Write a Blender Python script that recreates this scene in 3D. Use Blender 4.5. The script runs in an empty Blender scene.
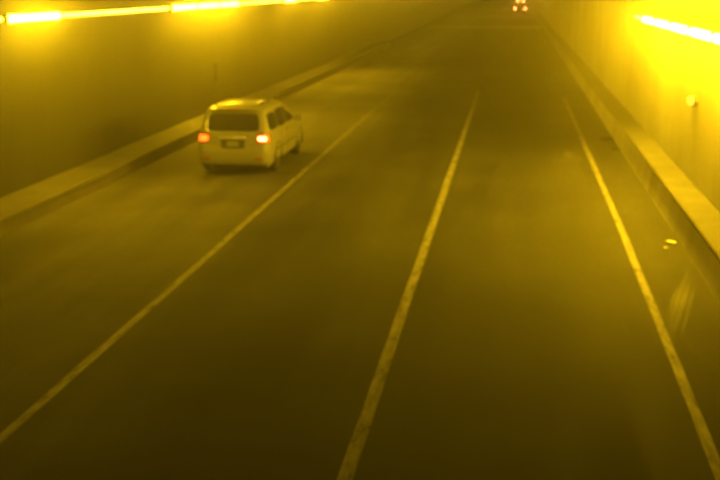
import bpy, bmesh, math, random
from mathutils import Vector, Matrix
R = math.radians
random.seed(7)
S = bpy.context.scene
C = S.collection

# ------------------------------------------------------------------ camera
cam = bpy.data.cameras.new('camera')
cam.sensor_width = 36.0
cam.lens = 55.0
cam.clip_start = 0.1
cam.clip_end = 3000
cam.dof.use_dof = True                 # the traffic camera is not in sharp focus
cam.dof.focus_distance = 3.0
cam.dof.aperture_fstop = 4.6
co = bpy.data.objects.new('camera', cam)
C.objects.link(co)
co.location = (0, 0, 4.68)
co.rotation_euler = (R(90 - 13.05), 0, R(7.82))
S.camera = co

# ------------------------------------------------------------------ night sky, exposure
w = bpy.data.worlds.new('World')
S.world = w
w.use_nodes = True
nt = w.node_tree
sky = nt.nodes.new('ShaderNodeTexSky')
sky.sky_type = 'NISHITA'
sky.sun_disc = False
sky.sun_elevation = R(-4)
sky.sun_rotation = R(20)
nt.links.new(sky.outputs[0], nt.nodes['Background'].inputs[0])
nt.nodes['Background'].inputs[1].default_value = 0.05
S.view_settings.view_transform = 'Standard'
S.view_settings.look = 'None'
S.view_settings.gamma = 1
S.view_settings.exposure = -1.12
S.cycles.max_bounces = 6
S.cycles.volume_bounces = 0
S.cycles.use_denoising = True
S.cycles.sample_clamp_indirect = 4

LAMP = (1.0, 0.585, 0.006)             # low pressure sodium yellow
TUBE = (1.0, 0.60, 0.016)
E_BATTEN = 60
E_FLOOD = 330


# ------------------------------------------------------------------ materials
def mat(name, col, rough=0.6, metal=0.0, noise=None, bump=0.0, scale=8, spec=0.5, coat=0.0):
    m = bpy.data.materials.new(name)
    m.use_nodes = True
    n = m.node_tree
    b = n.nodes['Principled BSDF']
    b.inputs['Base Color'].default_value = (*col, 1)
    b.inputs['Roughness'].default_value = rough
    b.inputs['Metallic'].default_value = metal
    b.inputs['Specular IOR Level'].default_value = spec
    b.inputs['Coat Weight'].default_value = coat
    if noise or bump:
        tc = n.nodes.new('ShaderNodeTexCoord')
        nz = n.nodes.new('ShaderNodeTexNoise')
        nz.inputs['Scale'].default_value = scale
        nz.inputs['Detail'].default_value = 8
        n.links.new(tc.outputs['Object'], nz.inputs['Vector'])
        if noise:
            mx = n.nodes.new('ShaderNodeMix')
            mx.data_type = 'RGBA'
            mx.inputs[6].default_value = (*[c * (1 - noise) for c in col], 1)
            mx.inputs[7].default_value = (*[min(1, c * (1 + noise)) for c in col], 1)
            n.links.new(nz.outputs[0], mx.inputs[0])
            n.links.new(mx.outputs[2], b.inputs['Base Color'])
        if bump:
            bp = n.nodes.new('ShaderNodeBump')
            bp.inputs['Strength'].default_value = bump
            bp.inputs['Distance'].default_value = 0.01
            n.links.new(nz.outputs[0], bp.inputs['Height'])
            n.links.new(bp.outputs[0], b.inputs['Normal'])
    return m


def emit(name, col, strength):
    m = bpy.data.materials.new(name)
    m.use_nodes = True
    n = m.node_tree
    b = n.nodes['Principled BSDF']
    b.inputs['Base Color'].default_value = (*[min(.8, c) for c in col], 1)
    b.inputs['Roughness'].default_value = 0.3
    b.inputs['Emission Color'].default_value = (*col, 1)
    b.inputs['Emission Strength'].default_value = strength
    return m


def nd(n, t, **kw):
    x = n.nodes.new(t)
    for k, v in kw.items():
        if k.startswith('i_'):
            x.inputs[k[2:]].default_value = v
        else:
            setattr(x, k, v)
    return x


def ramp(n, src, pts):
    r = n.nodes.new('ShaderNodeValToRGB')
    e = r.color_ramp.elements
    while len(e) < len(pts):
        e.new(0.5)
    for i, (p, c) in enumerate(pts):
        e[i].position = p
        e[i].color = (c, c, c, 1) if isinstance(c, (int, float)) else (*c, 1)
    n.links.new(src, r.inputs[0])
    return r.outputs[0]


def mul(n, a, b):
    m = n.nodes.new('ShaderNodeMix')
    m.data_type = 'RGBA'
    m.blend_type = 'MULTIPLY'
    m.inputs[0].default_value = 1
    n.links.new(a, m.inputs[6])
    n.links.new(b, m.inputs[7])
    return m.outputs[2]


def road_material():
    m = bpy.data.materials.new('worn_asphalt')
    m.use_nodes = True
    n = m.node_tree
    b = n.nodes['Principled BSDF']
    tc = nd(n, 'ShaderNodeTexCoord')
    o = tc.outputs['Object']
    # stretched blotches along the driving direction
    mp = nd(n, 'ShaderNodeMapping')
    mp.inputs['Scale'].default_value = (0.55, 0.05, 1)
    n.links.new(o, mp.inputs[0])
    n1 = nd(n, 'ShaderNodeTexNoise', i_Scale=1.6, i_Detail=6.0, i_Roughness=0.6)
    n.links.new(mp.outputs[0], n1.inputs['Vector'])
    n2 = nd(n, 'ShaderNodeTexNoise', i_Scale=0.35, i_Detail=5.0)
    n.links.new(o, n2.inputs['Vector'])
    n3 = nd(n, 'ShaderNodeTexNoise', i_Scale=40.0, i_Detail=4.0)
    n.links.new(o, n3.inputs['Vector'])
    # the three lanes and the shoulders differ in tone; oil in the middle of the lanes
    sx = nd(n, 'ShaderNodeSeparateXYZ')
    n.links.new(o, sx.inputs[0])
    mr = nd(n, 'ShaderNodeMapRange')
    mr.inputs[1].default_value = -11
    mr.inputs[2].default_value = 5
    n.links.new(sx.outputs[0], mr.inputs[0])
    t = lambda x: (x + 11) / 16
    lanes = ramp(n, mr.outputs[0], [(t(-9.6), .19), (t(-8.0), .22), (t(-6.0), .20), (t(-5.1), .15),
                                    (t(-3.4), .082), (t(-1.7), .092), (t(-1.3), .085), (t(.4), .068),
                                    (t(1.7), .085), (t(2.3), .10), (t(3.2), .095)])
    c = mul(n, lanes, ramp(n, n1.outputs[0], [(.25, .45), (.75, 1.55)]))
    c = mul(n, c, ramp(n, n2.outputs[0], [(.3, .75), (.7, 1.25)]))
    c = mul(n, c, ramp(n, n3.outputs[0], [(.3, .85), (.7, 1.15)]))
    # road colour lightened with distance to stand for missing lamp light
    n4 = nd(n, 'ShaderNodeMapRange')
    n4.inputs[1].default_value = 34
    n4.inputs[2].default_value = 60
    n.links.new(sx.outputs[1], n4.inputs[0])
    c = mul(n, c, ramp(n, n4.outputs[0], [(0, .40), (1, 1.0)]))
    tint = nd(n, 'ShaderNodeRGB')
    tint.outputs[0].default_value = (1.6, 1.57, 1.49, 1)
    c = mul(n, c, tint.outputs[0])
    n.links.new(c, b.inputs['Base Color'])
    rr = ramp(n, n1.outputs[0], [(.3, .7), (.7, .88)])
    n.links.new(rr, b.inputs['Roughness'])
    b.inputs['Specular IOR Level'].default_value = .3
    bp = nd(n, 'ShaderNodeBump', i_Strength=0.25, i_Distance=0.006)
    n.links.new(n3.outputs[0], bp.inputs['Height'])
    n.links.new(bp.outputs[0], b.inputs['Normal'])
    return m


def holed_material(name, col, scale, lo, hi, amount=1.0, stretch=(1, .12, 1)):
    """paint or painted-in reflection, broken up by noise holes"""
    m = bpy.data.materials.new(name)
    m.use_nodes = True
    n = m.node_tree
    b = n.nodes['Principled BSDF']
    b.inputs['Base Color'].default_value = (*col, 1)
    b.inputs['Roughness'].default_value = 0.6
    tc = nd(n, 'ShaderNodeTexCoord')
    mp = nd(n, 'ShaderNodeMapping')
    mp.inputs['Scale'].default_value = stretch
    n.links.new(tc.outputs['Object'], mp.inputs[0])
    nz = nd(n, 'ShaderNodeTexNoise', i_Scale=scale, i_Detail=7.0, i_Roughness=0.7)
    n.links.new(mp.outputs[0], nz.inputs['Vector'])
    a = ramp(n, nz.outputs[0], [(lo, 0.0), (hi, amount)])
    n.links.new(a, b.inputs['Alpha'])
    return m


def concrete(name, col, grime):
    m = bpy.data.materials.new(name)
    m.use_nodes = True
    n = m.node_tree
    b = n.nodes['Principled BSDF']
    b.inputs['Roughness'].default_value = 0.75
    tc = nd(n, 'ShaderNodeTexCoord')
    o = tc.outputs['Object']
    mp = nd(n, 'ShaderNodeMapping')
    mp.inputs['Scale'].default_value = (.6, .6, .10)      # runs down the wall
    n.links.new(o, mp.inputs[0])
    n1 = nd(n, 'ShaderNodeTexNoise', i_Scale=1.4, i_Detail=7.0, i_Roughness=.65)
    n.links.new(mp.outputs[0], n1.inputs['Vector'])
    n2 = nd(n, 'ShaderNodeTexNoise', i_Scale=.25, i_Detail=4.0)
    n.links.new(o, n2.inputs['Vector'])
    base = nd(n, 'ShaderNodeRGB')
    base.outputs[0].default_value = (*col, 1)
    c = mul(n, base.outputs[0], ramp(n, n1.outputs[0], [(.3, 1 - grime), (.65, 1 + grime * .5)]))
    c = mul(n, c, ramp(n, n2.outputs[0], [(.3, .8), (.7, 1.2)]))
    n.links.new(c, b.inputs['Base Color'])
    n3 = nd(n, 'ShaderNodeTexNoise', i_Scale=12.0, i_Detail=6.0)
    n.links.new(o, n3.inputs['Vector'])
    bp = nd(n, 'ShaderNodeBump', i_Strength=0.3, i_Distance=0.02)
    n.links.new(n3.outputs[0], bp.inputs['Height'])
    n.links.new(bp.outputs[0], b.inputs['Normal'])
    return m


M = dict(
    road=road_material(),
    paint=holed_material('worn_white_paint', (.56, .54, .48), 8, .16, .62, .72, (1, .2, 1)),
    paint_old=holed_material('ghost_white_paint', (.55, .53, .48), 5, .3, .65, .6),
    streak=holed_material('pale_dome_streak', (.45, .43, .38), 2.2, .2, .7, .22, (1, .5, 1)),
    patch=holed_material('pale_reflection', (.5, .46, .4), 4.5, .45, .75, .6, (1, .4, 1)),
    joint=holed_material('pale_joint_concrete', (.75, .73, .68), .8, .1, .4, 1.0, (1, 1, 1)),
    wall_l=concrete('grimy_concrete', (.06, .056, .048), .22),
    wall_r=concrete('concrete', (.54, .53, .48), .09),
    kerb_r=concrete('pale_kerb_concrete', (.16, .155, .135), .3),
    kerb=concrete('kerb_concrete', (.17, .165, .143), .35),
    kerb_face_r=concrete('glare_riser_concrete', (.45, .44, .40), .3),
    kerb_face=concrete('shaded_kerb_concrete', (.11, .10, .085), .4),
    soil=mat('soil', (.06, .05, .035), .9, noise=.4, scale=1.5),
    housing=mat('grey_painted_metal', (.16, .16, .15), .5, .3, noise=.3, scale=6),
    steel=mat('galvanised_steel', (.3, .3, .29), .45, .8, noise=.25, scale=10),
    dark=mat('dark_metal', (.008, .008, .008), .8),
    yellow=mat('lamp_streak_yellow', (.62, .42, .03), .5, noise=.25, scale=5),
    glow=emit('batten_glow', TUBE, E_BATTEN * 1.5),
    glow_flood=emit('flood_glow', LAMP, E_FLOOD * 2.3),
    glow_left=emit('left_batten_glow', TUBE, E_BATTEN * 1.5),
    glow_flood_left=emit('left_flood_glow', LAMP, E_FLOOD * 1.5),
    glow_far=emit('boosted_batten_glow', TUBE, E_BATTEN * 7),
    glow_oval=emit('oval_spot_glow', (1, .55, .06), 3),
    body=mat('dusty_pale_car_paint', (.25, .245, .225), .48, noise=.08, scale=3, coat=.25),
    glass=mat('tinted_glass', (.012, .012, .012), .08, spec=.6),
    trim=mat('black_plastic', (.02, .02, .02), .6),
    rubber=mat('tyre_rubber', (.018, .018, .018), .85),
    rim=mat('alloy_rim', (.45, .45, .45), .35, .9),
    chrome=mat('chrome', (.7, .7, .7), .15, 1),
    plate=mat('pale_plate', (.22, .22, .2), .5),
    brake=emit('lit_tail_lamp', (1.0, .10, .004), 10),
    brake_hot=emit('lit_lamp_bulb', (1.0, .50, .15), 20),
    brake_dim=emit('lit_lamp_bulb_orange', (1.0, .20, .02), 6),
    red=mat('red_lens', (.35, .01, .008), .2),
    head=mat('head_lamp_lens', (.5, .5, .48), .1),
    truck_box=mat('grimy_truck_panel', (.26, .19, .14), .55, noise=.25, scale=2),
    truck_cab=mat('truck_cab_paint', (.25, .08, .05), .4),
    brake_far=emit('lit_truck_lamp', (1.0, .22, .05), 600),
    dome_dirt=mat('dome_dirt_mark', (.015, .014, .012), .9, noise=.4, scale=40),
    dome_glint=mat('dome_glint_foil', (.5, .49, .44), .35, .6),
    leaf=mat('dry_leaf', (.09, .06, .03), .8),
)


# ------------------------------------------------------------------ mesh helpers
class MB:
    def __init__(s):
        s.v, s.f = [], []

    def add(s, vs, fs):
        o = len(s.v)
        s.v += [tuple(v) for v in vs]
        s.f += [tuple(i + o for i in f) for f in fs]
        return s

    def box(s, x0, x1, y0, y1, z0, z1):
        return s.add([(x, y, z) for z in (z0, z1) for y in (y0, y1) for x in (x0, x1)],
                     [(0, 2, 3, 1), (4, 5, 7, 6), (0, 1, 5, 4), (2, 6, 7, 3), (0, 4, 6, 2), (1, 3, 7, 5)])

    def prism(s, prof, a, b, axis='y', n=1):
        """closed profile extruded along an axis in n steps"""
        k = len(prof)
        vs = []
        for j in range(n + 1):
            t = a + (b - a) * j / n
            for p, q in prof:
                vs.append((p, t, q) if axis == 'y' else (t, p, q) if axis == 'x' else (p, q, t))
        fs = [tuple(range(k))[::-1], tuple(range(n * k, (n + 1) * k))]
        for j in range(n):
            for i in range(k):
                fs.append((j * k + i, j * k + (i + 1) % k, (j + 1) * k + (i + 1) % k, (j + 1) * k + i))
        return s.add(vs, fs)

    def tube(s, p, q, r, seg=10, r2=None):
        p, q = Vector(p), Vector(q)
        d = (q - p).normalized()
        u = d.orthogonal().normalized()
        v = d.cross(u)
        vs = []
        for c, rr in ((p, r), (q, r2 or r)):
            for i in range(seg):
                a = 2 * math.pi * i / seg
                vs.append(c + (u * math.cos(a) + v * math.sin(a)) * rr)
        fs = [tuple(range(seg))[::-1], tuple(range(seg, 2 * seg))]
        fs += [(i, (i + 1) % seg, seg + (i + 1) % seg, seg + i) for i in range(seg)]
        return s.add(vs, fs)

    def lathe_x(s, prof, c, seg=28):
        """profile [(x, r)] turned about an axis along x through c"""
        k = len(prof)
        vs = []
        for i in range(seg):
            a = 2 * math.pi * i / seg
            for x, r in prof:
                vs.append((c[0] + x, c[1] + r * math.cos(a), c[2] + r * math.sin(a)))
        fs = []
        for i in range(seg):
            for j in range(k - 1):
                a, b = i * k + j, ((i + 1) % seg) * k + j
                fs.append((a, b, b + 1, a + 1))
        fs.append(tuple(i * k for i in range(seg)))
        fs.append(tuple(i * k + k - 1 for i in range(seg))[::-1])
        return s.add(vs, fs)

    def mesh(s, name, m, bevel=0, smooth=False):
        me = bpy.data.meshes.new(name)
        me.from_pydata(s.v, [], s.f)
        bm = bmesh.new()
        bm.from_mesh(me)
        bmesh.ops.recalc_face_normals(bm, faces=bm.faces)
        if bevel:
            bmesh.ops.bevel(bm, geom=bm.edges[:], offset=bevel, segments=2, affect='EDGES', profile=.7)
        bm.to_mesh(me)
        bm.free()
        me.materials.append(M[m] if isinstance(m, str) else m)
        if smooth:
            for p in me.polygons:
                p.use_smooth = True
        return me

    def build(s, name, m, parent=None, bevel=0, smooth=False):
        o = bpy.data.objects.new(name, s.mesh(name, m, bevel, smooth))
        C.objects.link(o)
        if parent:
            o.parent = parent
        return o


def tag(o, label=None, cat=None, group=None, kind=None):
    for k, v in (('label', label), ('category', cat), ('group', group), ('kind', kind)):
        if v:
            o[k] = v
    return o


def empty(name, loc=(0, 0, 0), rz=0):
    o = bpy.data.objects.new(name, None)
    C.objects.link(o)
    o.location = loc
    o.rotation_euler.z = rz
    o.empty_display_size = .2
    return o


def copy_tree(o, parent=None):
    c = o.copy()
    C.objects.link(c)
    c.parent = parent
    for ch in list(o.children):
        copy_tree(ch, c)
    return c


# ------------------------------------------------------------------ the setting
Y0, Y1 = -30, 380
XL, XR = -10.6, 3.85          # inner faces of the tunnel walls
tag(MB().box(-160, 160, -120, 600, -.9, -.25).build('ground', 'soil'), kind='structure')
m = MB()
NY = 82
m.prism([(XL - .3, -.24), (XR + .3, -.24), (XR + .3, -.03), (2.3, 0), (-1.5, .0), (-5.25, 0), (XL - .3, -.03)], Y0, Y1 + 180, n=NY)
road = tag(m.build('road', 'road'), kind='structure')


def strip(name, m, x0, x1, y0, y1, z=.004, n=40, wob=.006, bend=lambda y: 0):
    """flat strip with slightly uneven edges"""
    vs, fs = [], []
    for j in range(n + 1):
        y = y0 + (y1 - y0) * j / n
        dx = bend(y)
        vs += [(x0 + dx + random.uniform(-wob, wob), y, z), (x1 + dx + random.uniform(-wob, wob), y, z)]
    fs = [(2 * j, 2 * j + 1, 2 * j + 3, 2 * j + 2) for j in range(n)]
    return MB().add(vs, fs).build(name, m, road)


for x, wd, yend in ((-5.25, .125, 50), (-1.49, .15, 50), (2.22, .125, 47)):
    strip('lane_line', 'paint', x - wd / 2, x + wd / 2, -4, yend, n=90, bend=(lambda y: -.15 * max(0, 1 - max(y, 5) / 22)) if x > 0 else (lambda y: 0))
    strip('lane_line', 'paint_old', x - wd / 2, x + wd / 2, yend + .3, 320, n=90)
# paler concrete slabs across the road far down the tunnel
for y, d in ((126, 5), (168, 6), (222, 14)):
    MB().box(-9.5, 3.1, y, y + d, -.01, .006).build('concrete_slab', 'joint', road)
# pale streak and patch painted for reflections in the camera dome
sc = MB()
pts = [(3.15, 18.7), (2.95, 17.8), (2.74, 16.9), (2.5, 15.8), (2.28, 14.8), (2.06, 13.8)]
for k in range(15):                    # many thin pale tracks side by side
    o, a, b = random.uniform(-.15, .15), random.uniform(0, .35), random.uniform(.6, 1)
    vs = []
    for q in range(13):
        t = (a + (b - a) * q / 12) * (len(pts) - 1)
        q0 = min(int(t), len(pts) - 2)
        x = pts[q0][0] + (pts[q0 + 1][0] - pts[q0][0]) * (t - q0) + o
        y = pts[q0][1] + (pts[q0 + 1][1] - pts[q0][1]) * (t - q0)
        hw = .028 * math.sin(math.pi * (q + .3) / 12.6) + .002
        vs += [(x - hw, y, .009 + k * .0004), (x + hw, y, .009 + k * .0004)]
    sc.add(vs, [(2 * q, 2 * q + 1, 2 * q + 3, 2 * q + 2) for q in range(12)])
sc.build('dome_streak', 'streak', road)
pa = MB()
vs = [(1.75 + math.cos(a) * .33 * random.uniform(.8, 1.2), 31.4 + math.sin(a) * 1.3 * random.uniform(.8, 1.2), .009)
      for a in [2 * math.pi * i / 18 for i in range(18)]]
pa.add(vs, [tuple(range(18))])
pa.build('reflection_patch', 'patch', road)


# raised walkways; left riser colour darkened as shade, right one paled as glare
def walkway(name, x_face, x_wall, h, y0, y1, label):
    s = 1 if x_wall > x_face else -1
    top = MB()
    prof = [(x_face + s * .10, h - .10), (x_face + s * .07, h - .02), (x_face + s * .10, h), (x_wall + s * .05, h + .02), (x_wall + s * .05, h - .10)]
    top.prism(prof, y0, y1, n=60)
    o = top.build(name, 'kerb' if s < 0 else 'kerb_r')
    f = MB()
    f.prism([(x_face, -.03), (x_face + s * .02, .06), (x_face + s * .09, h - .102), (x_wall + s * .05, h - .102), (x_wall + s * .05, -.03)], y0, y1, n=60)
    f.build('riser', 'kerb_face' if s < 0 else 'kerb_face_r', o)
    tag(o, kind='structure')
    return o


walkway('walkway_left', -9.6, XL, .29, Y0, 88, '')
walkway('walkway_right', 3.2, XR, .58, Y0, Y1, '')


def wall(name, x, s, material, label):
    prof = [(x, -.03), (x, 5.35), (x - s * .35, 5.75), (x + s * .6, 5.75), (x + s * .6, -.03)]
    o = MB().prism(prof, Y0, Y1, n=60).build(name, material)
    return tag(o, label, 'wall')


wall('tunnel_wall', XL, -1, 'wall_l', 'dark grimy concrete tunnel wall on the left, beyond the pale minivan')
wall('tunnel_wall', XR, 1, 'wall_r', 'brightly lit concrete tunnel wall on the right with a glowing oval')
tag(MB().prism([(XL - .6, 5.752), (XR + .6, 5.752), (XR + .6, 6.3), (XL - .6, 6.3)], Y0, Y1, n=20).build('tunnel_ceiling', 'wall_l'), kind='structure')


# ------------------------------------------------------------------ tunnel lights
def batten(glow):
    """slim wall light; the wall is at local x = 0, the light points to +x"""
    t = empty('tunnel_light')
    MB().prism([(.10, -.09), (.10, .09), (.16, .12), (.30, .10), (.30, .06), (.17, .045), (.17, -.045), (.30, -.06), (.27, -.09)], -1.38, 1.38).build('housing', 'housing', t)
    MB().tube((.235, -1.37, 0), (.235, 1.37, 0), .034, 10).build('lamp_tube', glow, t)
    for y in (-1.372, 1.372):
        MB().tube((.235, y, 0), (.235, y + (.02 if y > 0 else -.02), 0), .04, 10).build('end_cap', 'dark', t)
    for y in (-.8, .8):
        MB().box(0, .10, y - .04, y + .04, -.07, .07).build('bracket', 'steel', t)
    return t


def flood(glow):
    """long wall light with a bulging lens, several times as bright as the slim ones"""
    t = empty('floodlight')
    MB().prism([(.10, -.08), (.10, .10), (.16, .13), (.27, .10), (.27, -.09), (.16, -.10)], -1.362, 1.362).build('housing', 'housing', t)
    ar = [(.272 + .085 * math.cos(a), .085 * math.sin(a)) for a in [R(-90 + 18 * i) for i in range(11)]]
    MB().prism(ar, -1.36, 1.36).build('lens', glow, t)
    for y in (-1.387, 1.364):
        MB().box(.10, .36, y, y + .022, -.095, .11).build('end_cap', 'dark', t)
    for y in (-.8, .8):
        MB().box(0, .10, y - .04, y + .04, -.07, .08).build('bracket', 'steel', t)
    return t


def place(proto, used, x, y, z, side, label, cat, group):
    o = copy_tree(proto) if used else proto
    o.location = (x, y, z)
    o.rotation_euler.z = 0 if side < 0 else math.pi
    tag(o, label, cat, group)
    return o


bp, fp = batten('glow_left'), flood('glow_flood_left')          # left wall lights, floods set dimmer
br, fr = batten('glow'), flood('glow_flood')                  # right wall lights, floods set brighter
bf = batten('glow_far')  # unseen far lights, output boosted to brighten the far road
ORD = ['first', 'second', 'third', 'fourth', 'fifth', 'sixth', 'seventh', 'eighth', 'ninth', 'tenth', 'eleventh', 'twelfth', 'thirteenth']
nb = nf = 0
GL, GF = 'slim yellow lights along the left wall', 'glaring yellow lights on the tunnel walls'
c = 0
for i in range(-4, 19):  # negative slots are unseen lights added to brighten the near left road
    y = 17.5 + 2.8 * i
    seen = 1 < i < 13
    c += seen
    pos = (ORD[c - 1] + ' from the left edge of the left wall row') if seen else 'out of view in the row along the left wall'
    if i in (2, 6, 7, 8, 12, 15):
        place(fp, nf, XL, y, 4.0, -1, 'thick glaring yellow wall light, ' + pos, 'light', GF)
        nf += 1
    else:
        place(bp, nb, XL, y, 4.0, -1, 'slim yellow tube light, ' + pos, 'light', GL)
        nb += 1
fy = [72 + 5 * i for i in range(23)] + [195 + 14 * i for i in range(13)]
for i, y in enumerate(fy):
    place(bf, i, XL, y, 4.0, -1, 'unseen slim yellow tube light far along the left tunnel wall', 'light', 'unseen far yellow lights along the left wall')
    if y > 86:
        place(bf, True, XR, y, 3.8, 1, 'unseen slim yellow tube light far along the right tunnel wall', 'light', 'unseen far yellow lights along the right wall')
ub = uf = 0
for y, k, lb in ((33.2, 0, 'slim yellow tube light at the far end of the row on the right wall'),
                 (30.4, 1, 'thick glaring yellow light second from the far end of the right wall row'),
                 (27.6, 1, 'thick glaring yellow light third from the far end of the right wall row'),
                 (24.8, 1, 'thick glaring yellow light above the glowing oval on the right wall'),
                 (22.0, 1, 'thick glaring yellow light on the right wall at the right edge of the picture'),
                 (19.2, 1, 'thick glaring yellow light on the right wall, nearest the camera')):
    place(fr if k else br, uf if k else ub, XR, y, 3.76, 1, lb, 'light', GF if k else 'slim yellow lights along the right wall')
    ub, uf = ub + (not k), uf + k

# added glowing oval standing for a bright reflection on the right wall
bl = tag(empty('oval_glow_spot', (XR, 24.05, 2.3)), 'small added glowing oval low on the right tunnel wall', 'bright spot')
ring, lens = MB(), MB()  # rim and face of the added glowing oval
ov = lambda r, x: [(x, .34 * r * math.cos(a), .12 * r * math.sin(a)) for a in [2 * math.pi * i / 24 for i in range(24)]]
v = ov(1.0, 0) + ov(1.0, -.06) + ov(.85, -.08)
ring.add(v, [(i + 24 * k, (i + 1) % 24 + 24 * k, (i + 1) % 24 + 24 * k + 24, i + 24 * k + 24) for k in (0, 1) for i in range(24)] + [tuple(range(24)), tuple(range(48, 72))])
ring.build('base', 'housing', bl)
v = ov(.84, -.079) + ov(.75, -.12) + ov(.45, -.15)
lens.add(v, [(i + 24 * k, (i + 1) % 24 + 24 * k, (i + 1) % 24 + 24 * k + 24, i + 24 * k + 24) for k in (0, 1) for i in range(24)] + [tuple(range(24)), tuple(range(48, 72))])
lens.build('lens', 'glow_oval', bl, smooth=True)

# dark conduit on the left wall, above the minivan
cd = tag(empty('conduit', (XL, 38.8, 1.3)), 'short dark upright conduit on the left wall above the minivan', 'conduit')
MB().box(0, .09, -.11, .11, 0, .66).build('duct', 'dark', cd, bevel=.01)
for z in (.08, .56):
    MB().box(0, .10, -.13, .13, z, z + .03).build('clamp', 'dark', cd)

# added yellow bars standing for lamp streaks on the far right wall
pp = None
for i, y in enumerate((99, 104, 110, 117)):
    t = empty('streak_bar', (XR, y, .6))
    MB().tube((-.09, 0, 0), (-.09, 0, 4.6), .07, 10).build('bar', 'yellow', t)
    for z in (.5, 2.4, 4.2):
        MB().box(-.18, 0, -.1, .1, z, z + .05).build('clamp', 'steel', t)
    tag(t, ('nearest', 'second nearest', 'third nearest', 'farthest')[i] + ' added yellow upright lamp-streak bar on the right tunnel wall far ahead', 'bar', 'yellow lamp-streak bars on the right wall')


# ------------------------------------------------------------------ minivan
def pchip(pts):
    """smooth monotone interpolation of rows (z, a, b, c)"""
    n = len(pts)
    cols = len(pts[0]) - 1
    zs = [p[0] for p in pts]
    out = []
    for c in range(1, cols + 1):
        v = [p[c] for p in pts]
        dl = [(v[i + 1] - v[i]) / (zs[i + 1] - zs[i]) for i in range(n - 1)]
        d = [dl[0]] + [0 if dl[i - 1] * dl[i] <= 0 else 2 * dl[i - 1] * dl[i] / (dl[i - 1] + dl[i]) for i in range(1, n - 1)] + [dl[-1]]
        out.append((v, d))

    def fn(z):
        z = min(max(z, zs[0]), zs[-1])
        i = max(k for k in range(n - 1) if zs[k] <= z + 1e-9)
        hh = zs[i + 1] - zs[i]
        t = (z - zs[i]) / hh
        r = []
        for v, d in out:
            r.append((2 * t**3 - 3 * t**2 + 1) * v[i] + (t**3 - 2 * t**2 + t) * hh * d[i] + (-2 * t**3 + 3 * t**2) * v[i + 1] + (t**3 - t**2) * hh * d[i + 1])
        return r
    return fn


#            z     half w  rear   front
PROF = [(.20, .84, .16, 4.70), (.30, .93, .05, 4.86), (.44, .965, .0, 4.92), (.60, .98, .01, 4.93), (.74, .985, .05, 4.88),
        (.88, .975, .075, 4.76), (.95, .965, .085, 4.58), (1.01, .955, .095, 4.2), (1.06, .945, .105, 3.86), (1.16, .915, .135, 3.66),
        (1.30, .87, .19, 3.38), (1.45, .82, .255, 3.06), (1.58, .775, .325, 2.78), (1.66, .73, .40, 2.56), (1.705, .66, .52, 2.34),
        (1.73, .52, .76, 2.1), (1.742, .3, 1.05, 1.8)]
prof = pchip(PROF)
NE = 9.0


def se(t, z):
    W, Rr, F = prof(z)
    c, s = math.cos(t), math.sin(t)
    yc, L = (Rr + F) / 2, (F - Rr) / 2
    return Vector((W * math.copysign(abs(c) ** (2 / NE), c), yc + L * math.copysign(abs(s) ** (2 / NE), s), z))


def rear(x, z):
    W, Rr, F = prof(z)
    yc, L = (Rr + F) / 2, (F - Rr) / 2
    return Vector((x, yc - L * max(0, 1 - abs(x / W) ** NE) ** (1 / NE), z))


def front(x, z):
    W, Rr, F = prof(z)
    yc, L = (Rr + F) / 2, (F - Rr) / 2
    return Vector((x, yc + L * max(0, 1 - abs(x / W) ** NE) ** (1 / NE), z))


def side(s):
    def fn(y, z):
        W, Rr, F = prof(z)
        yc, L = (Rr + F) / 2, (F - Rr) / 2
        return Vector((s * W * max(0, 1 - abs((y - yc) / L) ** NE) ** (1 / NE), y, z))
    return fn


def patch(fn, a0, a1, b0, b1, out=.004, depth=.03, na=12, nb=8, rnd=.06, slant=None):
    """panel that follows the body skin, proud of it by 'out'"""
    vs = []
    for layer in (0, 1):
        for j in range(nb + 1):
            for i in range(na + 1):
                u, v = 2 * i / na - 1, 2 * j / nb - 1
                uu, vv = u * (1 - rnd * abs(v) ** 6), v * (1 - rnd * abs(u) ** 6)
                lo, hi = a0, a1
                if slant:
                    lo, hi = a0 + slant[0] * (vv + 1) / 2, a1 + slant[1] * (vv + 1) / 2
                a = lo + (hi - lo) * (uu + 1) / 2
                b = b0 + (b1 - b0) * (vv + 1) / 2
                p = fn(a, b)
                da, db = fn(a + 1e-3, b) - fn(a - 1e-3, b), fn(a, b + 1e-3) - fn(a, b - 1e-3)
                nn = da.cross(db)
                nn = nn.normalized() if nn.length > 1e-12 else Vector((0, 0, 1))
                if nn.dot(Vector((p.x, (p.y - 2.4) * .6, .01))) < 0:
                    nn = -nn
                vs.append(p + nn * (out if layer == 0 else -depth))
    k = (na + 1) * (nb + 1)
    fs = []
    g = lambda i, j, l: l * k + j * (na + 1) + i
    for j in range(nb):
        for i in range(na):
            fs.append((g(i, j, 0), g(i + 1, j, 0), g(i + 1, j + 1, 0), g(i, j + 1, 0)))
            fs.append((g(i, j, 1), g(i, j + 1, 1), g(i + 1, j + 1, 1), g(i + 1, j, 1)))
    for i in range(na):
        fs += [(g(i, 0, 0), g(i, 0, 1), g(i + 1, 0, 1), g(i + 1, 0, 0)), (g(i, nb, 0), g(i + 1, nb, 0), g(i + 1, nb, 1), g(i, nb, 1))]
    for j in range(nb):
        fs += [(g(0, j, 0), g(0, j + 1, 0), g(0, j + 1, 1), g(0, j, 1)), (g(na, j, 0), g(na, j, 1), g(na, j + 1, 1), g(na, j + 1, 0))]
    return MB().add(vs, fs)


def shade(o, ang=35):
    for p in o.data.polygons:
        p.use_smooth = True
    o.data.set_sharp_from_angle(angle=R(ang))
    return o


AX = (.98, 3.98)
WR = .345


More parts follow.
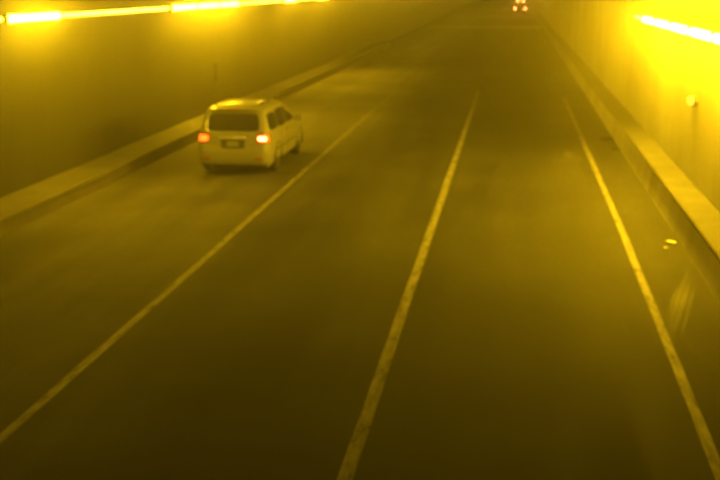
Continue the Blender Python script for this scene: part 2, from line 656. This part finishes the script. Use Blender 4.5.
def minivan(loc, rz):
    t = empty('minivan', loc, rz)
    # shell, wheel arches cut out of it
    N = 96
    zs = []
    for i in range(len(PROF) - 1):
        k = 3 if PROF[i][0] > .8 else 2
        zs += [PROF[i][0] + (PROF[i + 1][0] - PROF[i][0]) * q / k for q in range(k)]
    zs.append(PROF[-1][0])
    sh = MB()
    vs = []
    for z in zs:
        for i in range(N):
            a = 2 * math.pi * (i + .5) / N
            vs.append(se(a, z))
    fs = [(j * N + i, j * N + (i + 1) % N, (j + 1) * N + (i + 1) % N, (j + 1) * N + i) for j in range(len(zs) - 1) for i in range(N)]
    fs += [tuple(range(N))[::-1], tuple(range((len(zs) - 1) * N, len(zs) * N))]
    sh.add(vs, fs)
    body = sh.build('body', 'body', t)
    cut = MB()
    for y in AX:
        for s in (-1, 1):
            cut.tube((s * .60, y, WR), (s * 1.2, y, WR), .405, 32)
    co_ = cut.build('cutter', 'trim')
    bo = body.modifiers.new('b', 'BOOLEAN')
    bo.object = co_
    bo.operation = 'DIFFERENCE'
    bo.solver = 'EXACT'
    dg = bpy.context.evaluated_depsgraph_get()
    me = bpy.data.meshes.new_from_object(body.evaluated_get(dg))
    body.modifiers.clear()
    body.data = me
    me.name = 'body'
    bpy.data.objects.remove(co_)
    shade(body, 40)
    for y in AX:                                                   # dark arch linings and wheels
        for s in (-1, 1):
            ar = MB()
            q = 16
            vs = []
            for i in range(q + 1):
                a = math.pi * i / q * 1.12 - .06 * math.pi
                for x, r in ((.955, .40), (.985, .405), (.985, .445), (.955, .45)):
                    vs.append((s * x, y + r * math.cos(a), WR + r * math.sin(a)))
            fs = [(4 * i + k, 4 * i + (k + 1) % 4, 4 * i + 4 + (k + 1) % 4, 4 * i + 4 + k) for i in range(q) for k in range(4)] + [(0, 1, 2, 3), (4 * q, 4 * q + 1, 4 * q + 2, 4 * q + 3)]
            ar.add(vs, fs).build('wheel_arch', 'trim', t)
            wh = empty('wheel', (s * .84, y, WR))
            wh.parent = t
            MB().lathe_x([(-.11, .20), (-.11, .31), (-.085, .34), (.085, .34), (.11, .31), (.11, .20)], (0, 0, 0)).build('tyre', 'rubber', wh, smooth=False)
            rm = MB().lathe_x([(s * .02, .205), (s * .10, .205), (s * .112, .195), (s * .10, .18), (s * .03, .17), (s * .03, .02)], (0, 0, 0))
            for k in range(5):
                a = 2 * math.pi * k / 5
                d = Vector((0, math.cos(a), math.sin(a)))
                rm.tube(Vector((s * .075, 0, 0)) + d * .03, Vector((s * .085, 0, 0)) + d * .185, .028, 6, .02)
            rm.tube((s * .03, 0, 0), (s * .10, 0, 0), .05, 10)
            rm.build('rim', 'rim', wh)
    # tailgate with rear window, plate, handle, wiper, badge strip
    tg = patch(rear, -.74, .74, .56, 1.60, .006, .03, 20, 20, .03, (.06, -.06)).build('tailgate', 'body', t)
    shade(tg)
    shade(patch(rear, -.665, .665, 1.125, 1.54, .012, .02, 16, 8, .07, (.05, -.05)).build('rear_window', 'glass', t))
    wp = MB().tube((.05, .165, 1.14), (-.36, .215, 1.235), .010, 6)
    wp.tube((.05, .12, 1.11), (.05, .19, 1.14), .022, 8)
    wp.build('wiper', 'trim', t)
    pl = patch(rear, -.30, .30, .70, .93, .010, .01, 8, 4, .05).build('plate_recess', 'trim', t)
    patch(rear, -.155, .155, .74, .89, .018, .004, 6, 3, .02).build('number_plate', 'plate', pl)
    shade(patch(rear, -.36, .36, .955, .995, .030, .03, 8, 2, .0).build('tailgate_handle', 'chrome', t))
    # roof spoiler with high brake lamp
    sp = MB()
    vs = []
    for i in range(17):
        x = -.66 + 1.32 * i / 16
        k = .10 * (abs(x) / .66) ** 4
        vs += [(x, .14 + k, 1.655 - k * .3), (x, .15 + k, 1.685 - k * .3), (x, .48, 1.722 - k * .45), (x, .48, 1.66)]
    fs = [(4 * i + a, 4 * i + (a + 1) % 4, 4 * i + 4 + (a + 1) % 4, 4 * i + 4 + a) for i in range(16) for a in range(4)] + [(0, 1, 2, 3), (64, 65, 66, 67)]
    spo = sp.add(vs, fs).build('roof_spoiler', 'body', t)
    shade(spo)
    MB().box(-.16, .16, .128, .16, 1.658, 1.68).build('high_brake_lamp', 'red', spo)
    # bumpers
    bmp = patch(lambda a, b: se(a, b), R(-152), R(-28), .27, .53, .022, .04, 48, 6, .03).build('rear_bumper', 'body', t)
    shade(bmp)
    shade(patch(lambda a, b: se(a, b), R(-128), R(-52), .22, .31, .030, .04, 30, 3, .03).build('bumper_skirt', 'trim', t))
    for s in (-1, 1):
        patch(rear, s * .66 - .09, s * .66 + .09, .43, .475, .028, .004, 4, 2, .1).build('reflector', 'red', bmp)
    shade(patch(lambda a, b: se(a, b), R(30), R(150), .25, .58, .02, .04, 40, 6, .03).build('front_bumper', 'body', t))
    # tail lamps wrap round the corners
    for s in (-1, 1):
        f = (lambda s: lambda a, b: (lambda p: Vector((s * p.x, p.y, p.z)))(se(a, b)))(s)
        tl = patch(f, R(-83), R(-44), .835, 1.085, .014, .03, 20, 8, .10).build('tail_lamp', 'red', t)
        shade(tl)
        lit = patch(f, R(-82.0), R(-50), .87, 1.03, .024, .006, 14, 5, .14).build('lit_lens', 'brake', tl)
        shade(lit)
        shade(patch(f, R(-81), R(-61), .895, 1.00, .034, .006, 10, 4, .2).build('bulb', 'brake_hot' if s > 0 else 'brake_dim', tl))
        if s > 0:
            tl['label'] = 'glaring lit tail lamp on the right rear corner'
    # sides: windows, doors, handles, mirrors, sills, roof rails
    for s in (-1, 1):
        f = side(s)
        shade(patch(f, .34, 1.18, 1.13, 1.53, .010, .02, 12, 6, .10, (.12, 0)).build('side_window', 'glass', t))
        shade(patch(f, 1.26, 2.20, 1.11, 1.545, .010, .02, 10, 6, .05).build('side_window', 'glass', t))
        shade(patch(f, 2.28, 3.42, 1.11, 1.545, .010, .02, 12, 6, .06, (0, -.62)).build('side_window', 'glass', t))
        for a, b in ((1.42, 2.20), (2.23, 3.42)):
            d = shade(patch(f, a, b, .32, 1.07, .005, .02, 12, 10, .03).build('door', 'body', t))
            hx = 2.02 if a < 2 else 2.40
            p = f(hx, .97)
            MB().box(p.x - .02 if s > 0 else p.x - .035, p.x + .035 if s > 0 else p.x + .02, hx - .10, hx + .10, .955, .985).build('handle', 'body', d, bevel=.006)
        shade(patch(f, 1.40, 3.56, .215, .30, .018, .03, 16, 3, .02).build('sill', 'trim', t))
        shade(patch(f, .62, 3.3, .60, .64, .012, .01, 20, 2, .0).build('rub_strip', 'trim', t))
        mr_ = MB()
        mr_.prism([(s * .93, 1.06), (s * 1.12, 1.05), (s * 1.17, 1.12), (s * 1.14, 1.21), (s * 1.0, 1.22)], 3.22, 3.36)
        mi = mr_.build('wing_mirror', 'body', t, bevel=.02)
        MB().box(s * 1.01 - .0, s * 1.14, 3.212, 3.219, 1.09, 1.19).build('mirror_glass', 'chrome', mi)
        ra = MB().tube((s * .60, .75, 1.765), (s * .60, 2.5, 1.755), .016, 8)
        for y in (.78, 1.6, 2.46):
            ra.tube((s * .60, y, 1.69), (s * .60, y, 1.765), .02, 8)
        ra.build('roof_rail', 'trim', t)
        ff = (lambda s: lambda a, b: (lambda p: Vector((s * p.x, p.y, p.z)))(se(a, b)))(s)
        shade(patch(ff, R(48), R(80), .68, .86, .012, .02, 14, 5, .12).build('head_lamp', 'head', t))
    shade(patch(front, -.70, .70, 1.12, 1.56, .010, .02, 14, 8, .06).build('windscreen', 'glass', t))
    patch(front, -.42, .42, .55, .80, .012, .01, 8, 4, .06).build('grille', 'trim', t)
    ex = MB().tube((-.55, .02, .235), (-.55, .30, .25), .03, 10)
    ex.build('exhaust', 'steel', t)
    MB().box(-.80, .80, .35, 4.6, .16, .215).build('floor_pan', 'trim', t)
    an = MB().tube((0, .72, 1.735), (0, .60, 1.82), .012, 6, .004)
    an.build('antenna', 'trim', t)
    return t


mv = minivan((-6.86, 26.55, 0), R(.5))
tag(mv, 'pale dusty minivan with lit tail lamps driving in the left lane', 'minivan')


# ------------------------------------------------------------------ box truck far ahead
def truck(loc):
    t = empty('box_truck', loc)
    cb = MB().box(-1.22, 1.22, .05, 5.6, 1.05, 3.45).build('cargo_box', 'truck_box', t, bevel=.04)
    for s in (-1, 1):
        d = MB().box(min(s * .015, s * 1.14), max(s * .015, s * 1.14), .0, .045, 1.15, 3.25).build('rear_door', 'truck_box', t, bevel=.01)
        MB().tube((s * .22, -.03, 1.2), (s * .22, -.03, 3.2), .02, 8).build('lock_bar', 'steel', d)
        tl = MB().box(s * .78 - .18, s * .78 + .18, -.05, .02, .84, 1.03).build('tail_lamp', 'red', t)
        MB().tube((s * .78, -.09, .935), (s * .78, -.052, .935), .10, 14).build('bulb', 'brake_far', tl)
        ml = MB().box(s * .46 - .10, s * .46 + .10, -.03, .04, 2.04, 2.16).build('marker_lamp', 'red', t)
        MB().tube((s * .46, -.06, 2.10), (s * .46, -.032, 2.10), .08, 12).build('bulb', 'brake_far', ml)
        MB().box(s * .92 - .28, s * .92 + .28, .82, .84, .18, .80).build('mud_flap', 'rubber', t)
        for y in (1.4, 6.5):
            wh = empty('wheel', (s * .93, y, .48))
            wh.parent = t
            MB().lathe_x([(-.17, .26), (-.17, .44), (-.14, .48), (.14, .48), (.17, .44), (.17, .26)], (0, 0, 0), 24).build('tyre', 'rubber', wh)
            MB().lathe_x([(-.10, .25), (.10, .25), (.12, .10), (.14, .02)], (0, 0, 0), 20).build('rim', 'steel', wh)
        MB().box(min(s * 1.03, s * 1.45), max(s * 1.03, s * 1.45), 6.6, 6.75, 1.7, 2.15).build('wing_mirror', 'trim', t, bevel=.02)
    MB().box(-.42, .42, .3, 7.2, .62, 1.04).build('chassis', 'dark', t)
    MB().box(-1.15, 1.15, -.06, .06, .50, .64).build('bumper', 'steel', t, bevel=.02)
    MB().prism([(5.75, .7), (7.6, .7), (7.65, 1.4), (7.2, 1.6), (6.85, 2.35), (5.75, 2.45)], -1.02, 1.02, axis='x').build('cab', 'truck_cab', t, bevel=.05)
    return t


tag(truck((.95, 187, 0)), 'distant box truck with small red rear lamps in the right lane', 'truck')


# ------------------------------------------------------------------ shoulder scraps added for dirt and glints on the camera dome
def crumple(name, m, loc, sx, sy, sz, label, sub=2, jag=.45):
    bm = bmesh.new()
    bmesh.ops.create_icosphere(bm, subdivisions=sub, radius=1)
    for v in bm.verts:
        k = 1 + random.uniform(-jag, jag)
        v.co = Vector((v.co.x * sx * k, v.co.y * sy * k, max(-.9, v.co.z) * sz * k))
    mz = min(v.co.z for v in bm.verts)
    for v in bm.verts:
        v.co.z -= mz
    me = bpy.data.meshes.new(name)
    bm.to_mesh(me)
    bm.free()
    me.materials.append(M[m])
    o = bpy.data.objects.new(name, me)
    C.objects.link(o)
    o.location = loc
    o.rotation_euler.z = random.uniform(0, 3)
    return tag(o, label, 'litter', 'added dome marks on the right shoulder')  # scraps standing in for dome dirt and glints


crumple('dome_dirt_mark', 'dome_dirt', (2.95, 34.7, -.012), .22, .10, .035, 'dark dome-dirt mark on the right shoulder beside the lane line')
crumple('dome_dirt_mark', 'dome_dirt', (3.08, 32.6, -.012), .13, .10, .03, 'smaller dark dome-dirt mark against the foot of the right walkway')
crumple('dome_glint_scrap', 'dome_glint', (3.02, 20.6, -.012), .11, .05, .02, 'shiny dome-glint scrap on the right shoulder, under the bright wall')
crumple('dome_glint_scrap', 'dome_glint', (2.86, 20.1, -.012), .07, .04, .015, 'smaller shiny dome-glint scrap just in front of the first')
crumple('dome_glint_chip', 'dome_glint', (2.42, 11.3, -.006), .09, .05, .015, 'shiny dome-glint scrap by the right edge at the bottom')

# ------------------------------------------------------------------ tunnel haze, thickened to imitate camera bloom round the lamps
hz = MB().box(-165, 165, -125, 605, -1.9, 6.6)
hm = bpy.data.materials.new('haze')
hm.use_nodes = True
n = hm.node_tree
n.nodes.remove(n.nodes['Principled BSDF'])
pv = n.nodes.new('ShaderNodeVolumePrincipled')
pv.inputs['Color'].default_value = (.9, .9, .9, 1)
pv.inputs['Density'].default_value = 0.0100
pv.inputs['Anisotropy'].default_value = 0.91
pv.inputs['Density Attribute'].default_value = ''
hm.cycles.homogeneous_volume = True
n.links.new(pv.outputs[0], n.nodes['Material Output'].inputs['Volume'])
ho = hz.build('haze', hm)
tag(ho, 'hazy tunnel air, thickened to give the lamps bloom', 'haze', kind='stuff')
